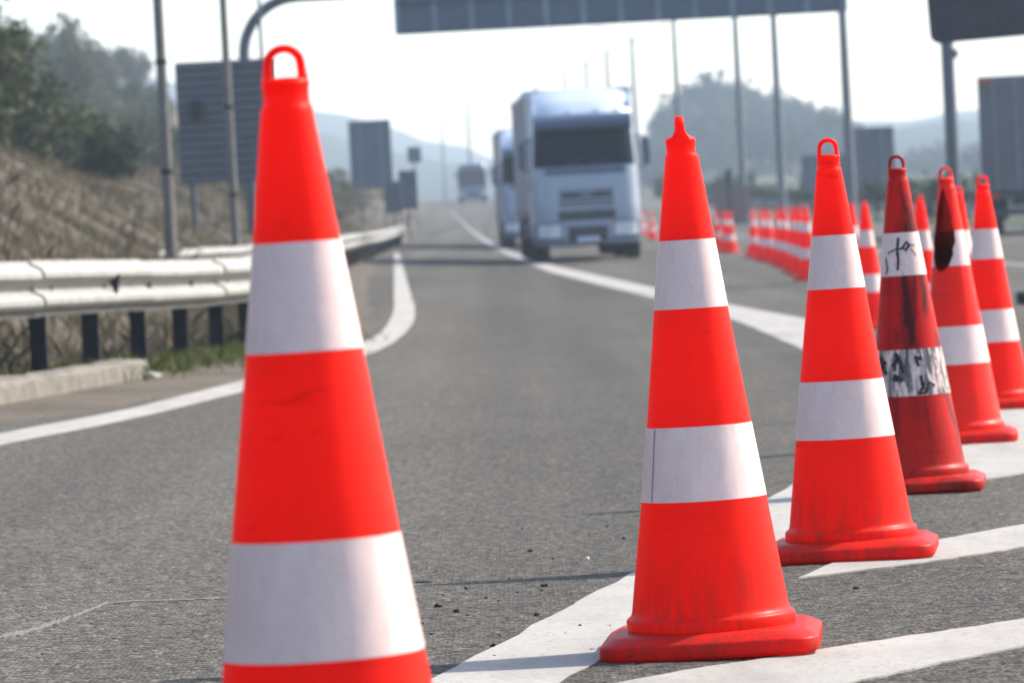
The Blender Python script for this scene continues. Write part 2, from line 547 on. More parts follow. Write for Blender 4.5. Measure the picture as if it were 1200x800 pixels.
marking('road_edge_line', [(-120, 533), (0, 508), (140, 482), (280, 447), (345, 429), (430, 401), (452, 386), (462, 365), (462, 330), (462, 297)],
        [(-120, 547), (0, 521), (140, 494), (280, 460), (345, 443), (430, 417), (466, 399), (485, 380), (487, 362), (477, 330), (468, 297)], 90, jitter=.006)
M['paint_old'] = simple('worn_road_paint', (.17, .168, .16), .7, var=.3, scale=8)
marking('lane_line', [(527, 246), (553, 272), (591, 297), (611, 305.5)], [(528, 246), (557.5, 272), (600, 295), (622, 301.5)], 30, mat='paint_old')
marking('lane_line', [(613, 306.5), (645, 319), (700, 333), (770, 350), (860, 374), (900, 391), (985, 428)],
        [(624, 302.5), (652, 312), (703, 323), (770, 338), (860, 358), (910, 367), (1010, 386)], 80, jitter=.006)
marking('gore_border_line', [(420, 842), (510, 794), (632, 729), (746, 670), (830, 626), (906, 582), (932, 564), (1000, 525), (1100, 475), (1160, 447)],
        [(590, 845), (656, 800), (677, 786), (760, 742), (840, 700), (915, 662), (1000, 606), (1060, 566), (1200, 484), (1250, 462)], 70, .0022, jitter=.008)
marking('hatch_stripe', [(540, 838), (760, 793), (960, 762), (1200, 726), (1500, 680)],
        [(700, 858), (860, 826), (1000, 800), (1200, 757), (1500, 697)], 40, .0036, jitter=.006)
marking('hatch_stripe', [(978, 659), (1000, 653), (1100, 633), (1200, 615), (1500, 560)],
        [(937, 678), (960, 675), (1080, 660), (1200, 642), (1500, 590)], 40, .0036, jitter=.006)
marking('hatch_stripe', [(1060, 558), (1120, 530), (1200, 482), (1400, 440)],
        [(1040, 584), (1129, 566), (1200, 555), (1400, 522)], 40, .0036, jitter=.006)
marking('hatch_stripe', [(1230, 440), (1300, 425), (1400, 405)], [(1230, 462), (1300, 448), (1400, 430)], 20, .0036)
# lines of the carriageway beyond the cones
offset_line('lane_line', [(lerp_tab([(30, 7.0), (150, 8.0), (260, 6), (420, 2.5)], y), y) for y in np.arange(30, 420, 5.)], .14)
offset_line('road_edge_line', [(xright(y) - .6, y) for y in np.arange(30, 420, 5.)], .18)

# pale crack and coarser patch in the lower left
cr = [(-60, 764), (0, 746), (30, 741), (60, 731), (95, 719), (125, 707), (160, 704), (205, 703), (300, 699), (420, 692)]
rows = []
pp = [gpt(*p) for p in cr]
for i in range(len(pp) - 1):
    for t in np.linspace(0, 1, 22, endpoint=False):
        q = pp[i].lerp(pp[i + 1], t)
        w = random.uniform(.02, .10) * (1 if i < 5 else .25)
        j = random.uniform(-.035, .035) * (1 if i < 5 else .3)
        rows.append([(q.x, q.y - w + j, zroad(q.x, q.y) + .0016), (q.x, q.y + w + j, zroad(q.x, q.y) + .0016)])
tag(MB().grid(rows, smooth=False, flip=True).build('road_crack', 'crack'), kind='structure')


# ------------------------------------------------------------------ traffic cones
def body_r(z):
    return .0300 + (.928 - z) * .1375


def wob(t, z, seed):
    return .0012 * math.sin(2 * t + seed) * math.sin(z * 7 + seed) + .0007 * math.sin(3 * t + seed * 2 + z * 11)


def make_cone(loop_yaw=0., n=72, seed=0., body_mat='cone', band='band', tear=False):
    root = empty('traffic_cone', (0, 0, 0))
    # body: foot ring, straight shell, shoulder, collar
    prof = [(.1565, .040), (.158, .048), (.158, .063), (.1565, .067), (.1535, .0695), (.1495, .072)]
    prof += [(body_r(z), z) for z in (np.linspace(.080, .92, 140 if tear else 40))]
    prof += [(.0305, .928), (.0285, .931), (.0272, .934), (.0272, .952), (.0285, .956), (.0275, .961), (.02, .964), (.0005, .965)]
    if tear: n = 220

    def in_tear(t, z):
        if not tear: return False
        u = (z - .625) / (.926 - .625)
        if u < 0 or u > 1: return False
        h = (.86 + .05 * math.sin(u * 19) + .03 * math.sin(u * 41)) * min(1, math.sin(math.pi * min(1, u ** .85)) ** .62)
        c = -math.pi / 2 - .5 + .12 * (u - .5)
        d = (t - c + math.pi) % (2 * math.pi) - math.pi
        return abs(d) < h

    def sheet(rows_, off=0.):
        mb = MB(); vs = []; fs = []
        for r, z in rows_:
            for k in range(n):
                t = 2 * math.pi * k / n
                rr = r + off + (wob(t, z, seed) if z > .06 and r > .03 else 0)
                vs.append((rr * math.cos(t), rr * math.sin(t), z))
        for i in range(len(rows_) - 1):
            for k in range(n):
                if in_tear(2 * math.pi * (k + .5) / n, (rows_[i][1] + rows_[i + 1][1]) / 2): continue
                fs.append((i * n + k, i * n + (k + 1) % n, (i + 1) * n + (k + 1) % n, (i + 1) * n + k))
        return mb.add(vs, fs, True)
    body = sheet(prof).build('cone_body', body_mat, root)
    bands = []
    for z0, z1 in ((.286, .424), (.643, .771)):
        m_ = 34 if tear else 12
        zz = np.linspace(z0, z1, m_)
        rows_ = [(body_r(z), z) for z in zz]
        b_ = sheet(rows_, .0009).build('reflective_band', band, root)
        bands.append(b_)
        # overlapping seam of the lower sleeve
        if z0 < .5 and seed == 1.9:
            ts = -math.pi / 2 - 1.02 + seed * .06
            P = [[((body_r(z) + .0022 + wob(t, z, seed)) * math.cos(t), (body_r(z) + .0022 + wob(t, z, seed)) * math.sin(t), z)
                  for t in np.linspace(ts, ts + .0022 / body_r(z), 2)] for z in np.linspace(z0 + .002, z1 - .002, 8)]
            MB().grid(P, flip=True).build('seam', 'curtain', b_)
    # base plate: rounded square, sloping shoulder
    def rsq(h, r, z, m_=8):
        o = []
        for q, (sx, sy) in enumerate(((1, 1), (-1, 1), (-1, -1), (1, -1))):
            for i in range(m_ + 1):
                a = math.pi / 2 * q + math.pi / 2 * i / m_
                o.append((sx * (h - r) + r * math.cos(a), sy * (h - r) + r * math.sin(a), z))
        return o
    rings = [rsq(.188, .04, .0), rsq(.202, .056, .004), rsq(.2035, .057, .008), rsq(.2035, .057, .026), rsq(.2025, .057, .029), rsq(.1995, .057, .0315), rsq(.178, .055, .0430), rsq(.174, .06, .0445), rsq(.158, .155, .046), rsq(.03, .028, .047)]
    vs = [p for r_ in rings for p in r_]; m_ = len(rings[0]); fs = []
    for i in range(len(rings) - 1):
        for k in range(m_): fs.append((i * m_ + k, i * m_ + (k + 1) % m_, (i + 1) * m_ + (k + 1) % m_, (i + 1) * m_ + k))
    MB().add(vs, fs, True).build('cone_base', 'cone_dirty' if body_mat == 'cone_dirty' else 'cone_base', root)
    # carrying loop: flat tab with a rounded hole
    path = []
    for z in np.linspace(0, .019, 6): path.append((.0215 - .002 * z / .019, z))
    for a in np.linspace(0, math.pi, 15)[1:-1]: path.append((.0195 * math.cos(a), (.019 + .0175 * math.sin(a))))
    for z in np.linspace(.019, 0, 6): path.append((-.0215 + .002 * z / .019, z))
    rings = []
    for i, (x, z) in enumerate(path):
        x0, z0 = path[max(i - 1, 0)]; x1, z1 = path[min(i + 1, len(path) - 1)]
        d = Vector((x1 - x0, 0, z1 - z0)).normalized(); nrm = Vector((d.z, 0, -d.x))
        ht = .5 * (.0155 + .020 * max(0, 1 - z / .016) ** 1.6); hw = .0052
        ring = []
        for k in range(10):
            t = 2 * math.pi * k / 10
            ca, sa = math.cos(t), math.sin(t)
            ring.append(Vector((x, 0, z + .962)) + nrm * hw * math.copysign(abs(ca) ** .6, ca) + Vector((0, ht * math.copysign(abs(sa) ** .6, sa), 0)))
        rings.append(ring + [ring[0]])
    mb = MB().grid(rings, flip=True)
    lp = mb.build('carrying_loop', body_mat, root)
    lp.rotation_euler[2] = loop_yaw
    return root, bands


def tilt_for(lean_deg, yaw):
    return (R(-.4), R(-lean_deg), R(yaw))


GRP = 'traffic cones lining the closed lane'
def put(root, px, py, d, lean, yaw, label, body_px=None):
    q = at(px, py, d)
    root.location = (q.x, q.y, zroad(q.x, q.y) + .003)
    root.rotation_euler = tilt_for(lean, yaw)
    tag(root, label, 'traffic cone', GRP)


c_near, _ = make_cone(0.08, 96, .4)
put(c_near, 400, 1060, 5.52, .8, 8, 'large blurred orange cone nearest the camera, its foot below the picture')
c_main, _ = make_cone(R(97), 96, 1.9)
put(c_main, 836, 762, 8.8, .8, -5, 'sharp clean cone with its top loop turned edge on, beside the wide white line')
c_two, _ = make_cone(.12, 96, 3.1)
put(c_two, 999, 655, 11.25, .6, -7, 'clean cone with round top loop, between the edge-on cone and the black-smeared cone')
c_dirty, db = make_cone(.1, 96, 4.4, 'cone_dirty', 'band_dirty')
db[0].data.materials[0] = M['band_filthy']
put(c_dirty, 1075, 577, 14.03, .8, -7, 'grimy cone with black smears and scribbles across both white bands')
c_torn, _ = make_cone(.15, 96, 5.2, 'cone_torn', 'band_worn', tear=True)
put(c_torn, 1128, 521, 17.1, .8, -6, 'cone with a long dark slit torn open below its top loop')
c_five, _ = make_cone(.2, 72, 6.1, 'cone', 'band_worn')
put(c_five, 1167, 480, 20.2, .6, -6, 'clean cone behind the torn cone, at the right edge of the picture')


def stroke(band, pts, w, seed=4.4):
    """a scribble on the band: polyline of (angle from the front, height)"""
    L, Rr = [], []
    P = []
    for i, (a, z) in enumerate(pts):
        ww = w * random.uniform(.6, 1.25)
        a0, z0 = pts[max(i - 1, 0)]; a1, z1 = pts[min(i + 1, len(pts) - 1)]
        dx, dz = (a1 - a0) * body_r(z), z1 - z0
        l = math.hypot(dx, dz) or 1
        nx, nz = -dz / l, dx / l
        row = []
        for s_ in (-1, 0, 1):
            aa = a + s_ * nx * ww / body_r(z); zz = z + s_ * nz * ww
            t = -math.pi / 2 + aa; r = body_r(zz) + .0026 + wob(t, zz, seed)
            row.append((r * math.cos(t), r * math.sin(t), zz))
        P.append(row)
    return MB().grid(P, smooth=False)


def interp(pts, n=10):
    out = []
    for i in range(len(pts) - 1):
        for t in np.linspace(0, 1, n, endpoint=False):
            out.append((pts[i][0] + (pts[i + 1][0] - pts[i][0]) * t, pts[i][1] + (pts[i + 1][1] - pts[i][1]) * t))
    return out + [pts[-1]]


up = db[1]; low = db[0]
for pts, w in (([(-.12, .757), (-.2, .72), (-.16, .69), (-.2, .66)], .0042), ([(-.72, .712), (-.3, .722), (.1, .724), (.3, .716)], .0028),
               ([(.05, .724), (.3, .744), (.42, .73), (.25, .722)], .0034), ([(.42, .735), (.75, .73)], .0022), ([(.5, .722), (.72, .70)], .0018),
               ([(-.85, .70), (-.7, .665), (-.78, .65)], .0028)):
    stroke(up, interp(pts), w).build('scribble', 'ink', up)
rs = random.Random(5)
for k in range(7):
    a, z = rs.uniform(-1.05, -.1) if k < 5 else rs.uniform(.1, .5), rs.uniform(.305, .40)
    pts = [(a, z)]
    for q_ in range(rs.randint(2, 5)): a += rs.uniform(-.16, .2); z = min(.417, max(.293, z + rs.uniform(-.035, .035))); pts.append((a, z))
    stroke(low, interp(pts, 4), rs.uniform(.003, .010)).build('scribble', 'ink', low)

far = make_cone(.2, 32, 2.2)[0]
FAR = [(1129, 24.6, 'cone between the torn cone and the edge cone, only its red top showing'),
       (1085, 31, 'cone peeping out on the left of the torn cone'),
       (1020, 37, 'distant cone seen between the round-looped clean cone and the grimy cone'),
       (1006, 46, 'distant cone half hidden behind the right flank of the round-looped clean cone'),
       (951, 63.0, 'blurred far cone in the tight bunch left of the round-looped clean cone'),
       (943, 68.0, 'blurred far cone in the tight bunch left of the round-looped clean cone'),
       (936, 72.0, 'blurred far cone in the tight bunch left of the round-looped clean cone'),
       (926, 77.5, 'blurred far cone in the tight bunch left of the round-looped clean cone'),
       (918, 82.0, 'blurred far cone in the tight bunch left of the round-looped clean cone'),
       (907, 87.0, 'blurred far cone in the tight bunch left of the round-looped clean cone'),
       (900, 91.0, 'blurred far cone in the tight bunch left of the round-looped clean cone'),
       (889, 97.0, 'blurred far cone in the tight bunch left of the round-looped clean cone'),
       (862, 110, 'small far cone just right of the grey roadside post'),
       (856, 115, 'small far cone just left of the one beside the grey roadside post'),
       (847, 124, 'small far cone under the faded red roadside cabinet'),
       (771, 163, 'tiny pale far cone close to the edge-on cone, right of the lorry'),
       (760, 178, 'tiny pale far cone nearest the lorry')]
for i, (px, d, lab) in enumerate(FAR):
    o = far if i == 0 else copy_tree(far)
    d += random.uniform(-1, 1) * (.8 if 64 < d < 102 else 0)
    r = ray(px, 240); x = r.x / r.y * d
    # follow the pixel column down to the road (roll shifts x a little)
    for _ in range(3):
        z = zroad(x, d)
        vv = (CAMZ + .4 - (z + .8)) / d * FPX
        x = (px - 600) / FPX * d - math.sin(ROLL) * (vv) / FPX * d * 0
    o.location = (x, d, zroad(x, d) + .003)
    o.rotation_euler = (R(random.uniform(-.6, .6)), R(random.uniform(-.8, .5)), R(random.uniform(-25, 25)))
    tag(o, lab, 'traffic cone', GRP)

# ------------------------------------------------------------------ fragments on the road
def pebble(sx, sy, sz):
    b = bmesh.new(); bmesh.ops.create_icosphere(b, subdivisions=2, radius=.5)
    for v in b.verts:
        v.co *= 1 + random.uniform(-.28, .28)
        v.co = Vector((v.co.x * sx, v.co.y * sy, max(-.2, v.co.z) * sz))
    return MB().bm(b)


FR = [(497, 682, .042, .008, 'flat black rubber sliver lying by the near cone'), (514, 711, .018, .012, 'black crumb just under the end of the cone shadow'),
      (535, 717, .014, .012, 'black crumb second from the near cone'), (494, 731, .010, .009, 'tiny black crumb closest to the near cone'),
      (638, 687, .018, .012, 'black crumb on the cone shadow'), (629, 721, .012, .010, 'black crumb at the edge of the wide white line'),
      (578, 757, .011, .009, 'black crumb beside the white line near the bottom'), (680, 734, .008, .008, 'black crumb lying on the wide white line'),
      (622, 646, .014, .010, 'lone black crumb up the road from the cone shadow'), (731, 631, .010, .009, 'black crumb next to the edge-on cone'),
      (1003, 690, .014, .010, 'black crumb between the two hatch stripes'), (546, 690, .009, .008, 'small black crumb above the cone shadow')]
for px, py, w, h, lab in FR:
    q = gpt(px, py)
    o = pebble(w, w * .7, h).build('road_fragment', 'stone')
    o.location = (q.x, q.y, q.z + h * .2); o.rotation_euler[2] = random.uniform(-.3, .3)
    tag(o, lab, 'fragment', 'dark fragments lying on the asphalt')
for i in range(26):
    px, py = random.gauss(610, 70), random.uniform(610, 775)
    if px < 500 or px > 728: continue
    q = gpt(px, py); w_ = random.uniform(.004, .009)
    o = pebble(w_, w_, w_ * .7).build('road_fragment', 'stone'); o.location = (q.x, q.y, q.z + .001)
    tag(o, 'speck of black grit strewn between the near cone and the edge-on cone', 'fragment', 'dark fragments lying on the asphalt')
q = gpt(688, 655)
o = pebble(.012, .012, .010).build('white_pebble', 'band'); o.location = (q.x, q.y, q.z + .002)
tag(o, 'single white pebble on the asphalt left of the edge-on cone', 'pebble')


# ------------------------------------------------------------------ guardrails
W = [(0, .435), (.004, .455), (.062, .485), (.078, .505), (.078, .535), (.062, .552), (.012, .578), (.004, .595), (.012, .612), (.062, .638), (.078, .655),
     (.078, .685), (.062, .705), (.004, .735), (0, .755)]


def guardrail(fx, y0, y1, sec, post_every, label, zf, dy_end=None):
    root = empty('guardrail', (fx(y0), y0, zf(fx(y0), y0)))
    ox, oy, oz = root.location
    y = y0; k = 0
    while y < y1 - .01:
        ye = min(y + sec, y1)
        P = []
        for yy in np.linspace(y - .12, ye + .12, 9):
            x, z = fx(yy), zf(fx(yy), yy)
            lap = .011 if k % 2 else 0.0
            if yy < y or True: pass
            P.append([(x + dx * 1 + lap - ox, yy - oy, z + h + lap * .6 - oz) for dx, h in W])
        ob = MB().grid(P, smooth=False).build('rail_beam', 'rail', root)
        so = ob.modifiers.new('thickness', 'SOLIDIFY'); so.thickness = .004
        y = ye; k += 1
    for i, yy in enumerate(np.arange(y0 + .35, y1, post_every)):
        x, z = fx(yy) - .075, zf(fx(yy), yy)
        mb = MB()
        mb.box((x - ox, yy - oy, z + .22 - oz), (.088, .010, .96)); mb.box((x - ox - .046, yy - oy + .022, z + .22 - oz), (.008, .05, .962)); mb.box((x - ox + .046, yy - oy + .022, z + .22 - oz), (.008, .05, .958))
        mb.build('post', 'post', root)
        MB().box((x - ox + .063, yy - oy, z + .6 - oz), (.024, .1, .2), .004).build('spacer', 'post', root)
        MB().tube([(x - ox + .075, yy - oy, z + .595 - oz), (x - ox + .098, yy - oy, z + .595 - oz)], .018, 8).build('bolt', 'post', root)
    return tag(root, label, 'guardrail')


zs = lambda x, y: zroad(x, y) - .06
near_rail = guardrail(xrail, 18, 62, 2.9, 1.45, 'cream white corrugated guardrail on dark posts, running in from the left edge', zs)
guardrail(xrail, 62.3, 171, 5.8, 5.8, 'far stretch of pale guardrail curving away behind the near cone toward the bend', zs)
xr2 = lambda y: float(np.interp(y, [54, 58, 75, 110], [-5.1, -4.78, -4.25, -4.4]))
guardrail(xr2, 56, 108, 4.0, 4.0, 'second pale guardrail standing on the bank behind the near one', lambda x, y: zroad(x, y) - .2)
# dark triangular reflector on the near rail
q = at(127, 335, 28.6)
zz_ = zroad(xrail(28.6), 28.6) - .06
mb = MB().add([(0, -.012, .07), (.085, -.012, .07), (.06, -.012, -.075), (0, .012, .07), (.085, .012, .07), (.06, .012, -.075)], [(0, 2, 1), (3, 4, 5), (0, 1, 4, 3), (1, 2, 5, 4), (2, 0, 3, 5)])
o = mb.build('rail_reflector', 'ink', near_rail)
o.location = (xrail(28.6) + .02 - near_rail.location.x, 28.6 - near_rail.location.y, zz_ + .60 - near_rail.location.z)
# right-hand barrier beyond the far carriageway
xrr = lambda y: xright(y) + .8
guardrail(lambda y: xrr(y), 60, 330, 9.0, 9.0, 'dull dark guardrail along the far right side of the motorway', lambda x, y: zroad(x, y) - .05)

# broken kerb
pts = [gpt(px, py) for px, py in ((-80, 489), (0, 474), (60, 463), (120, 452), (172, 441))]
rows = []
for i in range(len(pts) - 1):
    for t in np.linspace(0, 1, 8, endpoint=(i == len(pts) - 2)):
        p = pts[i].lerp(pts[i + 1], t); j = lambda: random.uniform(-.012, .012)
        z = zroad(p.x, p.y)
        rows.append([(p.x + .02 + j(), p.y, z - .1), (p.x + .0 + j(), p.y, z + .085 + j()), (p.x - .03, p.y, z + .11 + j()), (p.x - .22 + j(), p.y, z + .11 + j()), (p.x - .27, p.y, z - .1)])
kb = MB().grid(rows, smooth=False, flip=True)
kb.add(rows[-1], [(0, 1, 2, 3, 4)]); kb.add(rows[0], [(4, 3, 2, 1, 0)])
tag(kb.build('kerb', 'kerb'), 'crumbling pale concrete kerb between the white edge line and the guardrail posts', 'kerb')
# stones on the verge
for px, py, s_, lab in ((205, 411, .16, 'flat pale stone under the guardrail beside green weeds'), (232, 416, .09, 'smaller pale stone right of the flat one under the guardrail'),
                        (180, 444, .10, 'brown lump of broken concrete at the end of the kerb')):
    q = gpt(px, py); o = pebble(s_, s_ * .8, s_ * .5).build('verge_stone', 'rock'); o.location = (q.x, q.y, zground(q.x, q.y) + .02)
    tag(o, lab, 'stone', 'stones on the verge')


# ------------------------------------------------------------------ grass (nobody could count it)
def blades(name, mat, P, hmin, hmax, w, lean=.5):
    n = len(P)
    a = rng.uniform(0, 2 * np.pi, n); h = rng.uniform(hmin, hmax, n) ** 1.0
    wd = np.stack([np.cos(a), np.sin(a), np.zeros(n)], 1) * (w * rng.uniform(.6, 1.3, n))[:, None]
    ln = rng.normal(0, lean, (n, 2)) * h[:, None]
    base = P
    mid = base + np.concatenate([ln * .35, (h * .6)[:, None]], 1)
    tip = base + np.concatenate([ln, h[:, None]], 1)
    V = np.stack([base - wd, base + wd, mid + wd * .7, tip, mid - wd * .7], 1).reshape(-1, 3)
    i = np.arange(n)[:, None] * 5
    F = np.concatenate([i, i + 1, i + 2, i + 3, i + 4], 1)
    return np_mesh(name, V, F, mat)


def scatter(n, y0, y1, s0, s1, pw=1.0, clump=0):
    out = []
    while len(out) < n:
        y = y0 * (y1 / y0) ** random.random()
        s = s0 + (s1 - s0) * random.random() ** pw
        x = xrail(y) - s
        if abs(x / y) > .155 and x < 0: continue
        if clump and lump(x, y, 1.9) + .6 * lump(x, y, 5.1, 2) < random.uniform(-.8, .9): continue
        out.append((x, y, zground(x, y) - .02))
    return np.array(out)


tag(blades('dry_grass', 'grass', scatter(78000, 24, 330, .15, 10.5, 1.0, 1), .06, .29, .0065, .55), kind='stuff')
tag(blades('dry_grass_tall', 'grass', scatter(15000, 110, 330, 2.0, 10, .8, 1), .15, .42, .012, .4), kind='stuff')
tag(blades('verge_weeds', 'greengrass', np.array([(x, y, zground(x, y) - .01) for x, y in
    [(xrail(yy) + random.gauss(-.05, .22), yy) for yy in np.random.default_rng(3).uniform(27, 40, 5000)]]), .03, .14, .006, .6), kind='stuff')


# ------------------------------------------------------------------ trees and bushes
def crown_mesh(name, mat, parent, rx, ry, rz, cz, clumps, per, leaf, seed, shape='round'):
    g = np.random.default_rng(seed)
    d = g.normal(size=(clumps, 3)); d /= np.linalg.norm(d, axis=1)[:, None]
    rad = g.uniform(.35, 1.0, clumps) ** .6
    C = d * rad[:, None] * np.array([rx, ry, rz])
    C[:, 2] *= np.where(C[:, 2] < 0, .75, 1)
    size = g.uniform(.16, .34, clumps) * min(rx, rz)
    P = (C[:, None, :] + g.normal(size=(clumps, per, 3)) * size[:, None, None] * .62).reshape(-1, 3)
    P[:, 2] += cz
    n = len(P)
    a = g.normal(size=(n, 3)); a /= np.linalg.norm(a, axis=1)[:, None]
    b = np.cross(a, g.normal(size=(n, 3))); b /= np.linalg.norm(b, axis=1)[:, None]
    s = leaf * g.uniform(.5, 1.3, n)[:, None]
    V = np.stack([P - a * s, P + b * s * .45, P + a * s, P - b * s * .45], 1).reshape(-1, 3)
    i = np.arange(n)[:, None] * 4
    return np_mesh(name, V, np.concatenate([i, i + 1, i + 2, i + 3], 1), mat, parent), C + np.array([0, 0, cz])


def make_tree(kind, mat, h, rx, rz, seed, clumps=60, per=45, leaf=.16):
    root = empty(kind, (0, 0, 0))
    cz = h - rz
    _, C = crown_mesh('crown', mat, root, rx, rx * .9, rz, cz, clumps, per, leaf, seed)
    g = random.Random(seed)
    mb = MB()
    top = cz + rz * .3
    mb.tube([(0, 0, -.5), (.03, .02, top * .35), (-.04, .03, top * .7), (.02, 0, top)], [h * .028, h * .022, h * .016, h * .006], 8)
    for k in range(7):
        c = C[g.randrange(len(C))]; z0 = top * g.uniform(.3, .8)
        mb.tube([(0, 0, z0), (c[0] * .5, c[1] * .5, z0 + (c[2] - z0) * .6), tuple(c)], [h * .012, h * .008, h * .003], 6)
    mb.build('trunk', 'bark', root)
    return root


def place_all(proto, spots, cat, group):
    for i, (x, y, s, lab) in enumerate(spots):
        o = proto[i % len(proto)]
        if i >= len(proto): o = copy_tree(o)
        o.location = (x, y, zground(x, y) - .1); o.scale = (s, s, s * random.uniform(.9, 1.15))
        o.rotation_euler[2] = random.uniform(0, 6.28)
        tag(o, lab, cat, group)


protos = [make_tree('hillside_tree', 'leaf', 4.6, 1.9, 2.0, 21), make_tree('hillside_tree', 'leaf', 4.0, 2.1, 1.7, 22),
          make_tree('hillside_tree', 'leaf_brown', 3.8, 1.7, 1.6, 23), make_tree('hillside_tree', 'leaf', 5.4, 1.6, 2.4, 24), make_tree('hillside_tree', 'leaf_dark', 4.2, 1.8, 1.8, 25)]
spots = []
for i in range(110):
    px = random.uniform(-150, 205); d = random.uniform(175, 420)
    x = (px - 600) / FPX * d
    spots.append((x, d, random.uniform(.5, .9) * (.65 + .35 * d / 420), None))
spots.sort(key=lambda t: t[1])
spots = [(a, b, c, 'hazy tree in the wood covering the hillside on the left') for a, b, c, _ in spots]
place_all(protos, spots, 'tree', 'trees covering the hillside on the left')

pb = [make_tree('roadside_bush', 'leaf', 2.6, 1.4, 1.25, 31, 50, 50, .11), make_tree('roadside_bush', 'leaf', 2.2, 1.2, 1.05, 32, 50, 50, .10)]
bs = []
for px, d, s_, lab in ((18, 96, 1.0, 'olive brown bush at the left edge, tallest on the bank'), (58, 104, .9, 'olive bush right of the tallest one on the bank'),
                       (-25, 84, 1.1, 'scrubby bush cut by the left edge of the picture'), (85, 150, .8, 'small bush behind the two big ones on the bank'),
                       (182, 170, .75, 'small bush left of the first tall pole'), (208, 210, .7, 'low bush between the tall pole and the slatted board')):
    bs.append(((px - 600) / FPX * d, d, s_, lab))
place_all(pb, bs, 'bush', 'bushes on the bank')
dk = make_tree('dark_bush', 'leaf_dark', 1.75, 1.0, .9, 41, 60, 70, .085)
x = (128 - 600) / FPX * 108
dk.location = (x, 108, zground(x, 108) - .1); dk.scale = (1, 1, .95)
#, dk.location[:], [ (zground(x, yy)) for yy in (60,80,100,108)])
tag(dk, 'round dark green bush standing out on the bank left of the poles', 'bush')

M['leaf_haze'] = foliage('leaf_haze_tint', [(0, (.03, .048, .048)), (.6, (.05, .075, .073)), (1, (.08, .10, .095))])  # blue-grey of distance haze put into the leaf colour of the far trees
pr = [make_tree('far_tree', 'leaf_haze', 5.2, 2.4, 2.3, 51, 60, 40, .22), make_tree('far_tree', 'leaf_haze', 5.8, 2.2, 2.7, 52, 60, 40, .22), make_tree('far_tree', 'leaf_haze', 4.4, 2.6, 2.0, 53, 60, 40, .22)]
sp = []
for i in range(100):
    px = 758 + 246 * ((i * 7) % 100 + random.uniform(-.4, .4)) / 99; d = random.uniform(610, 760)
    sp.append(((px - 600) / FPX * d, d, random.uniform(1.0, 1.55) * (.55 if px < 795 else 1.), 'hazy blue-grey tree on the knoll beyond the far carriageway'))
place_all(pr, sp, 'tree', 'trees on the knoll to the right')
sp = []
for i in range(16):
    px = random.uniform(1040, 1230); d = random.uniform(640, 800)
    sp.append(((px - 600) / FPX * d, d, random.uniform(.6, .95), 'faint pale tree in the line behind the right gantry post'))
place_all([copy_tree(pr[0]), copy_tree(pr[1])], sp, 'tree', 'faint trees behind the right gantry post')
hd = make_tree('verge_shrub', 'leaf_dark', 1.9, 1.5, .95, 61, 50, 40, .12)
sp = []
for i in range(14):
    d = 170 + i * 13; sp.append((xright(d) + 2.2 + random.uniform(-.4, .4), d, random.uniform(.7, 1.1), 'dark shrub in the hedge along the far right guardrail'))
place_all([hd], sp, 'shrub', 'shrubs along the far right guardrail')
# left verge shrubs past the rail
lf = make_tree('verge_shrub', 'leaf_brown', 1.6, 1.2, .8, 62, 40, 40, .10)
sp = []
for i in range(12):
    d = 150 + i * 17; sp.append((xrail(d) - 2.6 - random.uniform(0, 2.5), d, random.uniform(.6, 1.), 'brown shrub on the left verge before the far bend'))
place_all([lf], sp, 'shrub', 'brown shrubs on the left verge')

# far hills
def ridge(y0, depth, tab, amp, seed):
    rows = []
    xs = np.arange(-420, 420, 6.)
    for v in np.linspace(-1, 1, 15):
        prof = max(0, 1 - v * v) ** .8
        rows.append([(x, y0 + v * depth, -4 + (lerp_tab(tab, x) + 4 + amp * (lump(x, v * 4, .09, seed) + .5 * lump(x, v * 9, .31, seed))) * prof) for x in xs])
    return rows


hb = MB().grid(ridge(980, 90, [(-420, 46), (-120, 34), (-60, 22), (-34, 17), (-10, 10), (20, 5), (60, 8), (88, 13), (140, 16), (420, 30)], .8, 1), smooth=True, flip=False)
tag(hb.build('hills', 'hill'), kind='structure')
hb = MB().grid(ridge(1450, 120, [(-420, 60), (-120, 48), (-60, 34), (-30, 25), (0, 15), (40, 12), (100, 20), (180, 24), (420, 50)], 1.2, 2), smooth=True, flip=False)
tag(hb.build('hills', 'hill'), kind='structure')


# ------------------------------------------------------------------ poles and sign boards
def pole(px_top, px_bot, py_bot, d, rad, h, label):
    p = at(px_bot, py_bot, d); z0 = zground(p.x, d) - .05
    root = empty('utility_pole', (p.x, d, z0))
    MB().tube([(0, 0, -.3), (0, 0, h)], [rad * 1.12, rad * .9], 16).build('shaft', 'pole', root)
    MB().box((0, 0, .06), (rad * 5, rad * 5, .12), .02).build('footing', 'kerb', root)
    for z in (1.2, 2.6): MB().lathe([(rad * 1.13, z), (rad * 1.2, z + .01), (rad * 1.2, z + .05), (rad * 1.13, z + .06)], 16).build('clamp_ring', 'post', root)
    return tag(root, label, 'pole')


pole(186, 200, 280, 60, .066, 7, 'thicker dark pole on the left, lit along its right side')
pole(263, 276, 275, 75, .062, 8, 'thinner dark pole in front of the slatted grey board')
pole(307, 318, 275, 96, .04, 9, 'thin pole rising beside the left foot of the gantry')


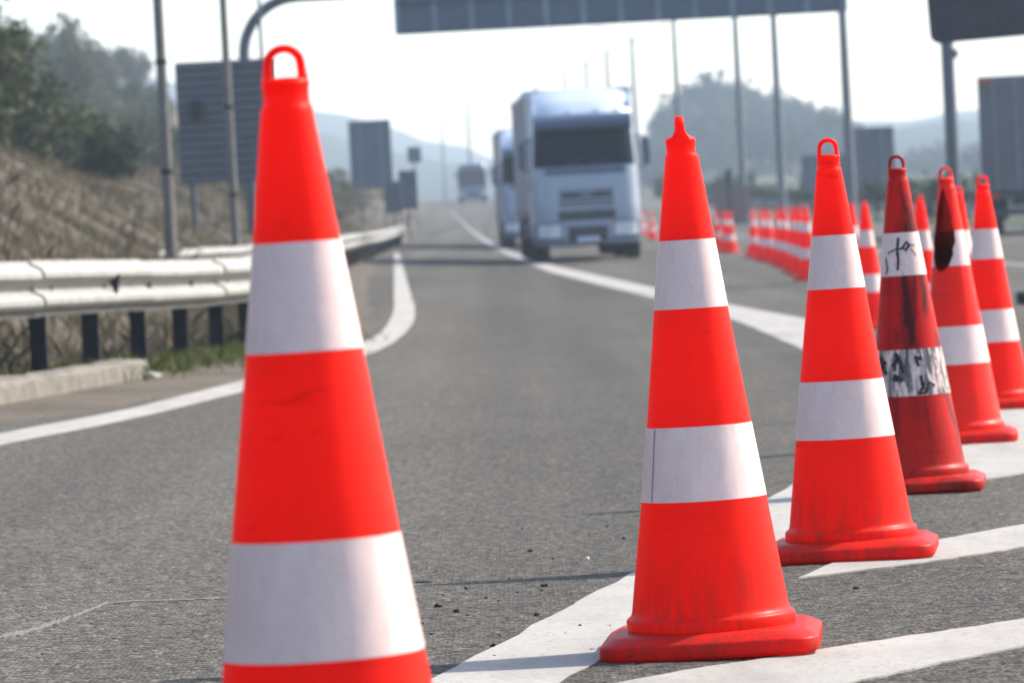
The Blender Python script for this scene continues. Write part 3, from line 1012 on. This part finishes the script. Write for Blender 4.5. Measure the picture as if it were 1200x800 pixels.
def board(name, px0, px1, py0, py1, d, thick, mat, post_px, label, cat='sign board', slats=None, ribs=None, post_mat='steel', post_r=.05, yaw=0.):
    a, b = at(px0, py1, d), at(px1, py0, d)
    w, h = b.x - a.x, b.z - a.z
    cx = (a.x + b.x) / 2; zb = zground(cx, d)
    root = empty(name, (cx, d, zb), (0, 0, yaw))
    cz = (a.z + b.z) / 2 - zb
    MB().box((0, 0, cz), (w, thick, h), min(.02, thick * .3)).build('panel', 'signdark' if slats else mat, root)
    if slats:
        mb = MB(); n_ = int(h / slats)
        for i in range(n_): mb.box((0, -thick / 2 - .012, cz - h / 2 + (i + .5) * h / n_), (w * .985, .022, h / n_ * .74), .004)
        mb.build('slat_facing', 'panel', root)
    if ribs:
        for i in range(ribs):
            MB().box((-w / 2 + (i + .5) * w / ribs, -thick / 2 - .02, cz), (.05, .038, h * .98)).build('rib', 'rib', root)
    for px in post_px:
        x = (at(px, (py0 + py1) / 2, d).x - cx)
        top = cz + h * .45
        MB().tube([(x, thick / 2 + post_r + .003, -.3), (x, thick / 2 + post_r + .003, top)], post_r, 12).build('post', post_mat, root)
        MB().box((x, thick / 2 + .01, cz + h * .25), (post_r * 4, .02, .06)).build('bracket', post_mat, root)
    return tag(root, label, cat)


nb = board('slatted_board', 212, 320, 68, 216, 92, .06, 'panel', (222, 305), 'large grey horizontally slatted board behind the two poles on the left', slats=.16, post_r=.055)
# small dark box on its left post
jb = at(222, 126, 89.8) - nb.location
MB().box((jb.x, -.13, jb.z), (.2, .16, .36), .02).build('junction_box', 'ink', nb)
board('sign_board', 412, 457, 140, 222, 205, .08, 'alu', (420, 449), 'tall blue-grey sign back on the left beyond the near cone', ribs=2)
board('sign_board', 452, 470, 212, 250, 182, .08, 'steel', (461,), 'low dark panel at the left roadside, lower of the pair')
board('sign_board', 469, 488, 199, 246, 190, .08, 'steel', (478,), 'dark panel at the left roadside, taller of the pair')
board('sign_board', 478, 493, 172, 191, 265, .06, 'alu', (485,), 'tiny square sign above the dark panels, far down the road')
board('sign_board', 993, 1047, 148, 232, 200, .1, 'panel', (1004, 1038), 'upright grey sign back in the middle of the right background', ribs=2)
board('sign_board', 941, 990, 180, 226, 215, .1, 'alu', (952, 980), 'wide low blue-grey board left of the upright grey one', ribs=2)

# near sign at the top right, post outside the picture
a = at(1101, 42, 62)
zb = zground(a.x + 1.5, 62)
root = empty('overhead_sign', (a.x + 1.5, 62, zb), (0, R(-2.2), 0))
b = bmesh.new(); bmesh.ops.create_cube(b, size=1); b.transform(Matrix.Diagonal((2.4, .05, 1.7, 1)))
ed = [e for e in b.edges if abs(e.verts[0].co.y - e.verts[1].co.y) > .01]
bmesh.ops.bevel(b, geom=ed, offset=.13, segments=6, profile=.5, affect='EDGES')
MB().bm(b, Matrix.Translation((-.30, 0, a.z - zb + .85 - .05))).build('panel', 'signdark', root)
for z in (.45, 1.2): MB().box((-.30, .045, a.z - zb + z), (2.1, .035, .07)).build('back_rail', 'steel', root)
MB().tube([(.35, .12, -.4), (.35, .12, a.z - zb + 1.5)], .06, 12).build('post', 'steel', root)
tag(root, 'dark rounded sign back jutting into the top right corner', 'sign')

# reddish cabinet and slim post
p = at(858, 252, 205); zb = zground(p.x, 205)
root = empty('roadside_cabinet', (p.x, 205, zb))
MB().box((0, 0, .85), (1.45, .8, 1.5), .03).build('cabinet_body', 'box', root)
MB().box((0, 0, 1.64), (1.55, .9, .08), .02).build('lid', 'panel', root)
for s_ in (-1, 1):
    dd = MB().box((s_ * .35, -.415, .85), (.66, .03, 1.3), .008).build('door', 'box', root)
    MB().box((s_ * .08 - s_ * .35 + s_ * .35, -.44, .9), (.03, .025, .14)).build('handle', 'ink', dd)
MB().box((0, 0, .05), (1.5, .85, .12)).build('plinth', 'kerb', root)
tag(root, 'faded reddish grey cabinet by the far right roadside', 'cabinet')
p = at(856, 252, 200); root = empty('signal_post', (p.x, 200, zground(p.x, 200)))
MB().tube([(0, 0, -.2), (0, 0, 2.2)], .07, 12).build('shaft', 'post', root)
MB().box((0, 0, 2.2), (.3, .25, .55), .05).build('head', 'post', root)
tag(root, 'slim dark post with a small head in front of the faded red cabinet', 'post')

# ------------------------------------------------------------------ gantry
GD = 114.
gl, gr = at(298, 290, GD), at(1121, 280, GD)
zl, zr = zground(gl.x, GD), zground(gr.x, GD)
beam = at(400, -6, GD).z
beam2 = at(1000, -30, GD).z
root = empty('sign_gantry', ((gl.x + gr.x) / 2, GD, zr))
ox, oz = root.location.x, root.location.z
rad = 1.35


def arch(x0, z0, sx, ztop):
    pts = [(x0, 0, z0 - .3), (x0, 0, ztop - rad - 1.), (x0, 0, ztop - rad)]
    for t in np.linspace(0, math.pi / 2, 10)[1:]:
        pts.append((x0 + sx * rad * (1 - math.cos(t)), 0, ztop - rad + rad * math.sin(t)))
    return pts


L = arch(gl.x - ox, zl - oz, 1, beam - oz)
Rr_ = arch(gr.x - ox, zr - oz, -1, beam - oz)
MB().tube(L, .135, 16).build('post', 'steel', root)
MB().tube(Rr_, .16, 16).build('post', 'steel', root)
MB().tube([(L[-1][0] - .02, 0, beam - oz), (Rr_[-1][0] + .02, 0, beam - oz)], .13, 16).build('beam', 'steel', root)
MB().tube([(L[-1][0] + .2, 0, beam + 1.5 - oz), (Rr_[-1][0] - .2, 0, beam + 1.5 - oz)], .10, 12).build('beam', 'steel', root)
for x in (L[-1][0] + .5, Rr_[-1][0] - .5): MB().tube([(x, 0, beam - oz), (x, 0, beam + 1.5 - oz)], .09, 10).build('strut', 'steel', root)
for pz, xx in ((at(1121, 63, GD).z, gr.x + .17), ): MB().box((xx - ox, 0, pz - oz), (.16, .3, .22), .02).build('bracket', 'steel', root)
MB().lathe([(.22, 0), (.22, .03), (.15, .035)], 16, origin=(gr.x - ox, 0, zr - oz)).build('base_flange', 'steel', root)
MB().lathe([(.22, 0), (.22, .03), (.15, .035)], 16, origin=(gl.x - ox, 0, zl - oz)).build('base_flange', 'steel', root)
tag(root, 'steel gantry with rounded corners arching over the whole carriageway', 'gantry')
a0, a1 = at(465, 40, GD - .35), at(991, 15, GD - .35)
bw = a1.x - a0.x; bz = (a0.z + a1.z) / 2; bh = 2.6
sroot = empty('gantry_sign', ((a0.x + a1.x) / 2, GD - .35, bz))
MB().box((0, 0, bh / 2), (bw, .06, bh)).build('panel', 'alu', sroot)
n_ = 12
for i in range(n_ + 1):
    MB().box((-bw / 2 + i * bw / n_ * .995 + .03, -.055, bh / 2), (.14, .05, bh * .99)).build('rib', 'rib', sroot)
MB().box((0, -.1, .75), (bw, .03, .07)).build('back_rail', 'steel', sroot)
MB().box((0, -.045, .02), (bw, .03, .06)).build('lower_trim', 'steel', sroot)
for x in (-bw / 3, 0, bw / 3): MB().box((x, .12, 1.2), (.12, .2, .2)).build('bracket', 'steel', sroot)
tag(sroot, 'wide blue-grey ribbed sign back hung on the gantry over the lorries', 'sign board')


# ------------------------------------------------------------------ lamp posts
def make_lamp():
    root = empty('lamp_post', (0, 0, 0))
    MB().tube([(0, 0, -.3), (0, 0, 6), (0, 0, 11.2)], [.17, .14, .11], 12).build('shaft', 'lampgrey', root)
    for s_ in (-1, 1):
        MB().tube([(0, 0, 11.1), (s_ * .4, 0, 11.6), (s_ * 1.3, 0, 11.85), (s_ * 1.9, 0, 11.9)], [.04, .03, .025, .025], 8).build('arm', 'lampgrey', root)
        MB().box((s_ * 2.2, 0, 11.92), (.55, .2, .09), .03).build('lamp_head', 'lampgrey', root)
    MB().box((0, -.13, 1.0), (.16, .05, .5), .01).build('access_door', 'lampgrey', root)
    return root


lamp = make_lamp()
LP = [(1006, 150, 'nearest hazy lamp post, rising above the upright grey sign back'), (925, 190, 'second hazy lamp post left of the upright grey sign back'),
      (880, 215, 'third hazy lamp post, above the bunch of far cones'), (808, 262, 'fourth hazy lamp post, right above the edge-on cone'),
      (758, 310, 'fifth hazy lamp post, just right of the lorry'), (728, 350, 'faint lamp post above the lorry roof, right one'),
      (703, 385, 'faint lamp post above the lorry roof, second from right'), (678, 425, 'faint lamp post above the lorry roof, third from right'),
      (643, 465, 'faint lamp post above the lorry roof, left one'), (562, 520, 'very faint lamp post over the far coach'), (531, 600, 'palest lamp post, where the road vanishes')]
for i, (px, d, lab) in enumerate(LP):
    o = lamp if i == 0 else copy_tree(lamp)
    x = (px - 600) / FPX * d + math.sin(ROLL) * .02 * d * 0
    o.location = (x, d, zground(x, d))
    tag(o, lab, 'lamp post', 'lamp posts along the motorway')


# ------------------------------------------------------------------ vehicles
def wheel(root, x, y, r, w):
    t = MB().lathe([(r * .55, -w / 2), (r * .9, -w / 2), (r, -w / 2 + .04), (r, w / 2 - .04), (r * .9, w / 2), (r * .55, w / 2)], 28, 'x', (x, y, r))
    tw = t.build('wheel', 'tyre', root)
    rm = MB().lathe([(.02, w * .42), (r * .25, w * .40), (r * .3, w * .2), (r * .5, w * .25), (r * .56, w * .46)], 20, 'x', (x, y, r))
    rm.lathe([(.02, -w * .42), (r * .25, -w * .40), (r * .3, -w * .2), (r * .5, -w * .25), (r * .56, -w * .46)], 20, 'x', (x, y, r))
    rm.build('rim', 'rim', tw)


class Face:
    """curved vehicle front: y = f(x, z), wrapped round at the corners"""
    def __init__(s, w, rc, prof): s.w, s.rc, s.prof = w, rc, prof

    def half(s, z): return float(np.interp(z, [p[0] for p in s.prof], [p[2] for p in s.prof]))

    def pt(s, u, z, off=0.):
        hw = s.half(z); y0 = float(np.interp(z, [p[0] for p in s.prof], [p[1] for p in s.prof]))
        # u in [-1,1] runs along front; beyond |u|>.8 goes round the corner
        a = abs(u); sg = 1 if u >= 0 else -1
        if a <= .8:
            x = (hw - s.rc) * a / .8; n = (0, -1); y = y0 + .02 * (a / .8) ** 2
        else:
            t = (a - .8) / .2 * math.pi / 2
            x = hw - s.rc + s.rc * math.sin(t); y = y0 + .02 + s.rc * (1 - math.cos(t)); n = (math.sin(t), -math.cos(t))
        return (sg * (x + n[0] * off), y + n[1] * off, z)

    def patch(s, u0, u1, z0, z1, off=0., nu=64, nz=10):
        return [[s.pt(u, z, off) for z in np.linspace(z0, z1, nz)] for u in np.linspace(u0, u1, nu)]


def make_lorry(label, loc, yaw):
    root = empty('lorry', loc, (0, 0, yaw))
    f = Face(2.5, .46, [(.38, .06, 1.18), (.55, .0, 1.24), (1.2, .0, 1.25), (2.1, .05, 1.23), (3.0, .26, 1.18), (3.35, .42, 1.12)])
    # cab shell: front wrap, sides, roof
    P = f.patch(-1, 1, .38, 3.35, 0, 91, 26)
    mb = MB().grid(P, flip=False)
    back = [[(sx * f.half(z), 2.2, z) for z in np.linspace(.38, 3.35, 26)] for sx in (-1, 1)]
    mb.grid([P[0], back[0]], flip=True); mb.grid([P[-1], back[1]])
    top = [row[-1] for row in P]
    mb.grid([top, [(p[0], 2.2, 3.40) for p in top]], flip=True)
    mb.grid([[(p[0], 2.2, .38) for p in top], [(p[0], 2.2, 3.4) for p in top]])
    cab = mb.build('cab', 'truck', root)

    def pat(name, mat, u0, u1, z0, z1, off, par=None, **k):
        g = f.patch(u0, u1, z0, z1, off, **k)
        inner = f.patch(u0, u1, z0, z1, off - .03, **k)
        m_ = MB().grid(g)
        m_.grid([[r[0] for r in g], [r[0] for r in inner]]); m_.grid([[r[-1] for r in g], [r[-1] for r in inner]], flip=True)
        m_.grid([g[0], inner[0]], flip=True); m_.grid([g[-1], inner[-1]])
        return m_.build(name, mat, par or root)
    pat('windscreen', 'glass', -.93, .93, 2.16, 2.97, .008)
    pat('wiper_panel', 'truck_mid', -.84, .84, 1.98, 2.13, .006)
    for x0 in (-.55, .05): MB().tube([f.pt(x0, 2.15, .03), f.pt(x0 + .45, 2.32, .03)], .012, 6).build('wiper', 'truck_dark', root)
    gr_ = pat('grille', 'truck_dark', -.62, .62, 1.24, 1.66, .012)
    for z in (1.30, 1.41, 1.52, 1.62): pat('grille_slat', 'truck', -.60, .60, z - .022, z + .022, .03, gr_, nz=2)
    # winged emblem bars across the grille
    for s_ in (-1, 1):
        MB().grid([[f.pt(s_ * .04, 1.42, .045), f.pt(s_ * .04, 1.50, .045)], [f.pt(s_ * .36, 1.50, .045), f.pt(s_ * .36, 1.58, .045)], [f.pt(s_ * .55, 1.49, .045), f.pt(s_ * .55, 1.54, .045)]]).build('emblem_bar', 'truck_dark', gr_)
    pat('air_slot', 'truck_dark', -.66, .66, .94, 1.16, .012)
    bp = pat('bumper', 'truck', -.97, .97, .42, .90, .035)
    pat('lower_grille', 'truck_dark', -.46, .46, .46, .80, .045, bp)
    for z in (.55, .64, .73): pat('grille_slat', 'truck_dark', -.45, .45, z - .018, z + .018, .055, bp, nz=2)
    for s_ in (-1, 1):
        hl = pat('headlight', 'lamp', *sorted((s_ * .62, s_ * .90)), .56, .86, .05)
        pat('lamp_surround', 'truck_mid', *sorted((s_ * .60, s_ * .93)), .50, .90, .042, bp)
        # mirrors on arms
        mr = MB().box((s_ * 1.42, .02, 2.45), (.18, .12, .62), .05)
        mr.tube([(s_ * 1.2, .15, 2.8), (s_ * 1.42, .05, 2.78)], .02, 6); mr.tube([(s_ * 1.2, .15, 2.1), (s_ * 1.42, .05, 2.12)], .02, 6)
        mr.build('mirror', 'truck_mid', root)
        sw = MB().box((s_ * 1.236, 1.15, 2.5), (.012, .9, .75), .004).build('side_window', 'glass', root)
        dr = MB().box((s_ * 1.249, 1.15, 1.55), (.012, 1.1, 1.0), .004).build('door', 'truck', root)
        MB().box((s_ * 1.26, 1.5, 1.75), (.02, .2, .05)).build('handle', 'truck_dark', dr)
        wheel(root, s_ * 1.06, 1.35, .5, .34)
        wheel(root, s_ * 1.0, 5.0, .5, .5)
    for s_ in (-1, 1):
        P = [[(s_ * (1.13 + .125 * t ** .8), .95 + 1.3 * t, z) for t in np.linspace(0, 1, 8)] for z in np.linspace(1.0, 3.75, 8)]
        fr = MB().grid(P, flip=s_ > 0); fr.grid([[(s_ * 1.255, 2.25, z), (s_ * 1.1, 2.27, z)] for z in np.linspace(1.0, 3.75, 8)], flip=s_ > 0)
        fr.build('side_fairing', 'truck_white', root)
    # sun visor and roof fairing
    vz = MB()
    g = [[(x, y, z) for (y, z) in ((.26, 2.97), (.02, 3.02), (.05, 3.24), (.36, 3.36))] for x in np.linspace(-1.12, 1.12, 9)]
    vz.grid(g, flip=True); vz.grid([[p[0] for p in g], [p[-1] for p in g]])
    vz.build('sun_visor', 'truck_mid', root)
    sec = [(3.37, .55), (3.6, .75), (3.8, 1.1), (3.95, 1.6), (3.98, 2.15)]
    g = [[(sx * (1.15 - .12 * (z - 3.37)) * (1), y + .25 * abs(sx) ** 3, z - .12 * abs(sx) ** 4) for z, y in sec] for sx in np.linspace(-1, 1, 17)]
    fm = MB().grid(g)
    fm.grid([g[0], [(p[0], 2.18, p[2]) for p in g[0]]], flip=True); fm.grid([g[-1], [(p[0], 2.18, p[2]) for p in g[-1]]])
    fm.build('roof_fairing', 'truck_white', root)
    for s_ in (-.5, -.2, .2, .5): MB().box((s_ * 1.6, .5, 3.42), (.16, .06, .07), .02).build('roof_lamp', 'lamp', root)
    MB().box((0, -.075, .5), (.52, .02, .12), .004).build('number_plate', 'truck_white', bp)
    # trailer
    tr = MB().box((0, 9.5, 2.58), (2.5, 13.2, 2.84), .05).build('trailer_box', 'curtain', root)
    MB().box((0, 2.87, 2.6), (2.46, .05, 2.72), .03).build('front_wall', 'truck_white', tr)
    for s_ in (-1, 1):
        MB().box((s_ * 1.262, 9.5, 3.93), (.03, 13.1, .10)).build('roof_rail', 'truck_white', tr)
        MB().box((s_ * 1.24, 9.5, 1.1), (.06, 13., .14)).build('side_rail', 'truck_dark', tr)
        for y in (12.0, 13.3, 14.6): wheel(root, s_ * 1.0, y, .5, .42)
        MB().box((s_ * 1.15, 8.4, .72), (.04, 4.6, .4)).build('side_guard', 'trailer', root)
    MB().box((0, 8.8, .95), (.9, 13.4, .22)).build('chassis', 'truck_dark', root)
    MB().box((0, 1.2, .45), (2.0, 1.9, .2)).build('underbody', 'truck_dark', root)
    MB().box((0, 2.4, .9), (2.2, .5, .5)).build('tank', 'truck_dark', root)
    return tag(root, label, 'lorry', 'lorries on the motorway')


p = at(691, 306, 107)
make_lorry('pale blue lorry in full view, straddling the lane line under the gantry', (p.x, 107, zroad(p.x, 107) + .01), R(1.15))
p = at(634, 290, 156)
make_lorry('second lorry half hidden behind the front one, on its left', (p.x, 156, zroad(p.x, 156) + .01), R(.75))


def make_coach(label, loc, yaw):
    root = empty('coach', loc, (0, 0, yaw))
    f = Face(2.5, .3, [(.3, .05, 1.2), (.5, .0, 1.25), (1.3, .0, 1.25), (3.0, .22, 1.2), (3.35, .45, 1.1)])
    P = f.patch(-1, 1, .3, 3.35, 0, 81, 18); mb = MB().grid(P)
    mb.grid([P[0], [(p_[0], 10, p_[2]) for p_ in P[0]]], flip=True); mb.grid([P[-1], [(p_[0], 10, p_[2]) for p_ in P[-1]]])
    t_ = [r[-1] for r in P]; mb.grid([t_, [(p_[0], 10, p_[2]) for p_ in t_]], flip=True)
    mb.grid([[(p_[0], 10, .3) for p_ in t_], [(p_[0], 10, 3.35) for p_ in t_]])
    M['coach'] = simple('coach_paint', (.07, .13, .20), .35, var=.1, scale=1)
    mb.build('body', 'coach', root)
    def pat(name, mat, u0, u1, z0, z1, off, par=None): return MB().grid(f.patch(u0, u1, z0, z1, off)).build(name, mat, par or root)
    pat('windscreen', 'glass', -.92, .92, 1.45, 2.85, .01)
    pat('destination_panel', 'truck_dark', -.8, .8, 2.92, 3.2, .01)
    b_ = pat('bumper', 'truck_mid', -.96, .96, .32, .62, .03)
    pat('grille', 'truck_dark', -.4, .4, .75, 1.0, .012)
    for s_ in (-1, 1):
        pat('headlight', 'lamp', *sorted((s_ * .6, s_ * .92)), .68, .92, .014)
        MB().box((s_ * 1.252, 5.4, 2.3), (.012, 8.6, .9)).build('side_window', 'glass', root)
        MB().box((s_ * 1.42, -.1, 2.5), (.16, .1, .4), .03).build('mirror', 'truck_dark', root)
        wheel(root, s_ * 1.05, 2.3, .48, .3); wheel(root, s_ * 1.05, 7.6, .48, .3)
    return tag(root, label, 'coach')


p = at(555, 238, 404)
make_coach('small hazy coach coming over the far rise of the road', (p.x, 404, zroad(p.x, 404) + .01), R(.8))

# trailer on the far carriageway, seen from behind, cut by the right edge
p0 = at(1153, 273, 120)
root = empty('parked_trailer', (p0.x + 1.27, 120, zroad(p0.x + 1.27, 120) + .01), (0, 0, R(-6.3)))
MB().box((0, 6, 2.55), (2.5, 11.9, 3.0), .03).build('cargo_box', 'trailer', root)
for s_ in (-1, 1):
    d_ = MB().box((s_ * .61, -.0, 2.55), (1.17, .08, 2.86), .015).build('rear_door', 'trailer', root)
    for x in (.3, .85): MB().tube([(s_ * x, -.07, 1.15), (s_ * x, -.07, 3.95)], .022, 8).build('lock_rod', 'rim', d_)
    MB().box((s_ * .3, -.09, 1.9), (.06, .04, .3)).build('handle', 'rim', d_)
    MB().box((s_ * 1.0, -.04, .98), (.4, .08, .14), .01).build('tail_light', 'redlamp', root)
    MB().box((s_ * 1.03, -.06, 3.93), (.36, .03, .17), .01).build('corner_plate', 'rust', root)
    for y in (1.6, 2.9, 4.2): wheel(root, s_ * .98, y, .5, .45)
MB().box((0, -.02, 1.0), (2.44, .07, .16)).build('bumper_beam', 'truck_dark', root)
MB().box((0, -.0, .55), (2.3, .08, .14)).build('underrun_bar', 'truck_dark', root)
MB().box((0, 5.5, .85), (1.0, 10.5, .25)).build('chassis', 'truck_dark', root)
for s_ in (-1, 1): MB().box((s_ * .9, .55, .62), (.55, .02, .5)).build('mud_flap', 'black', root)
tag(root, 'grey box trailer seen from behind, cut off by the right edge', 'trailer')

# dark rubber ballast at the right edge
q = gpt(1204, 356)
o = MB(); o.box((0, 0, .06), (.62, .34, .12), .03); o.box((0, 0, .15), (.22, .2, .08), .02)
o = o.build('ballast_block', 'black'); o.location = (q.x + .22, q.y, q.z + .002)
tag(o, 'black rubber ballast block lying at the right edge beyond the cones', 'ballast block')

# ------------------------------------------------------------------ haze
hz = bpy.data.materials.new('haze_air'); hz.use_nodes = True
nt = hz.node_tree; nt.nodes.remove(nt.nodes['Principled BSDF'])
pv = N(nt, 'ShaderNodeVolumePrincipled'); pv.inputs['Color'].default_value = (.70, .84, 1., 1)
pv.inputs['Density'].default_value = .00036; pv.inputs['Anisotropy'].default_value = .25
nt.links.new(pv.outputs[0], nt.nodes['Material Output'].inputs['Volume'])
M['haze'] = hz
hb = MB().box((0, 825, 42), (1840, 1790, 100))
tag(hb.build('haze', 'haze'), kind='stuff')

# ------------------------------------------------------------------ light, sky, camera
SUN_AZ, SUN_EL = math.atan2(.894, .447), R(41)
w = bpy.data.worlds.new('World'); S.world = w; w.use_nodes = True
nt = w.node_tree; bg = nt.nodes['Background']
sky = nt.nodes.new('ShaderNodeTexSky'); sky.sky_type = 'NISHITA'; sky.sun_disc = False
sky.sun_elevation = SUN_EL; sky.sun_rotation = SUN_AZ
sky.dust_density = 1.7; sky.air_density = 1.0; sky.ozone_density = 1.0
nt.links.new(sky.outputs[0], bg.inputs[0]); bg.inputs[1].default_value = .15
sl = bpy.data.lights.new('sun', 'SUN'); sl.energy = 4.0; sl.angle = R(.55); sl.color = (1, .93, .82)
so = bpy.data.objects.new('sun', sl); COL.objects.link(so)
sd = Vector((math.sin(SUN_AZ) * math.cos(SUN_EL), math.cos(SUN_AZ) * math.cos(SUN_EL), math.sin(SUN_EL)))
so.rotation_euler = sd.to_track_quat('Z', 'Y').to_euler(); so.location = (20, 10, 30)

cd = bpy.data.cameras.new('camera'); co = bpy.data.objects.new('camera', cd); COL.objects.link(co)
cd.sensor_width = 36; cd.lens = FPX / 1200 * 36; cd.clip_end = 5000; cd.clip_start = .1
cx = RT * math.cos(ROLL) - UP * math.sin(ROLL); cy = RT * math.sin(ROLL) + UP * math.cos(ROLL); cz = -FW
m4 = Matrix((cx, cy, cz)).transposed().to_4x4(); m4.translation = CAM
co.matrix_world = m4
cd.dof.use_dof = True; cd.dof.focus_distance = 9.6; cd.dof.aperture_fstop = 9.5; cd.dof.aperture_blades = 7
S.camera = co
S.view_settings.view_transform = 'Standard'; S.view_settings.look = 'None'
S.view_settings.exposure = 1.3; S.view_settings.gamma = 1
S.view_settings.use_curve_mapping = False
S.cycles.max_bounces = 6; S.cycles.volume_bounces = 1
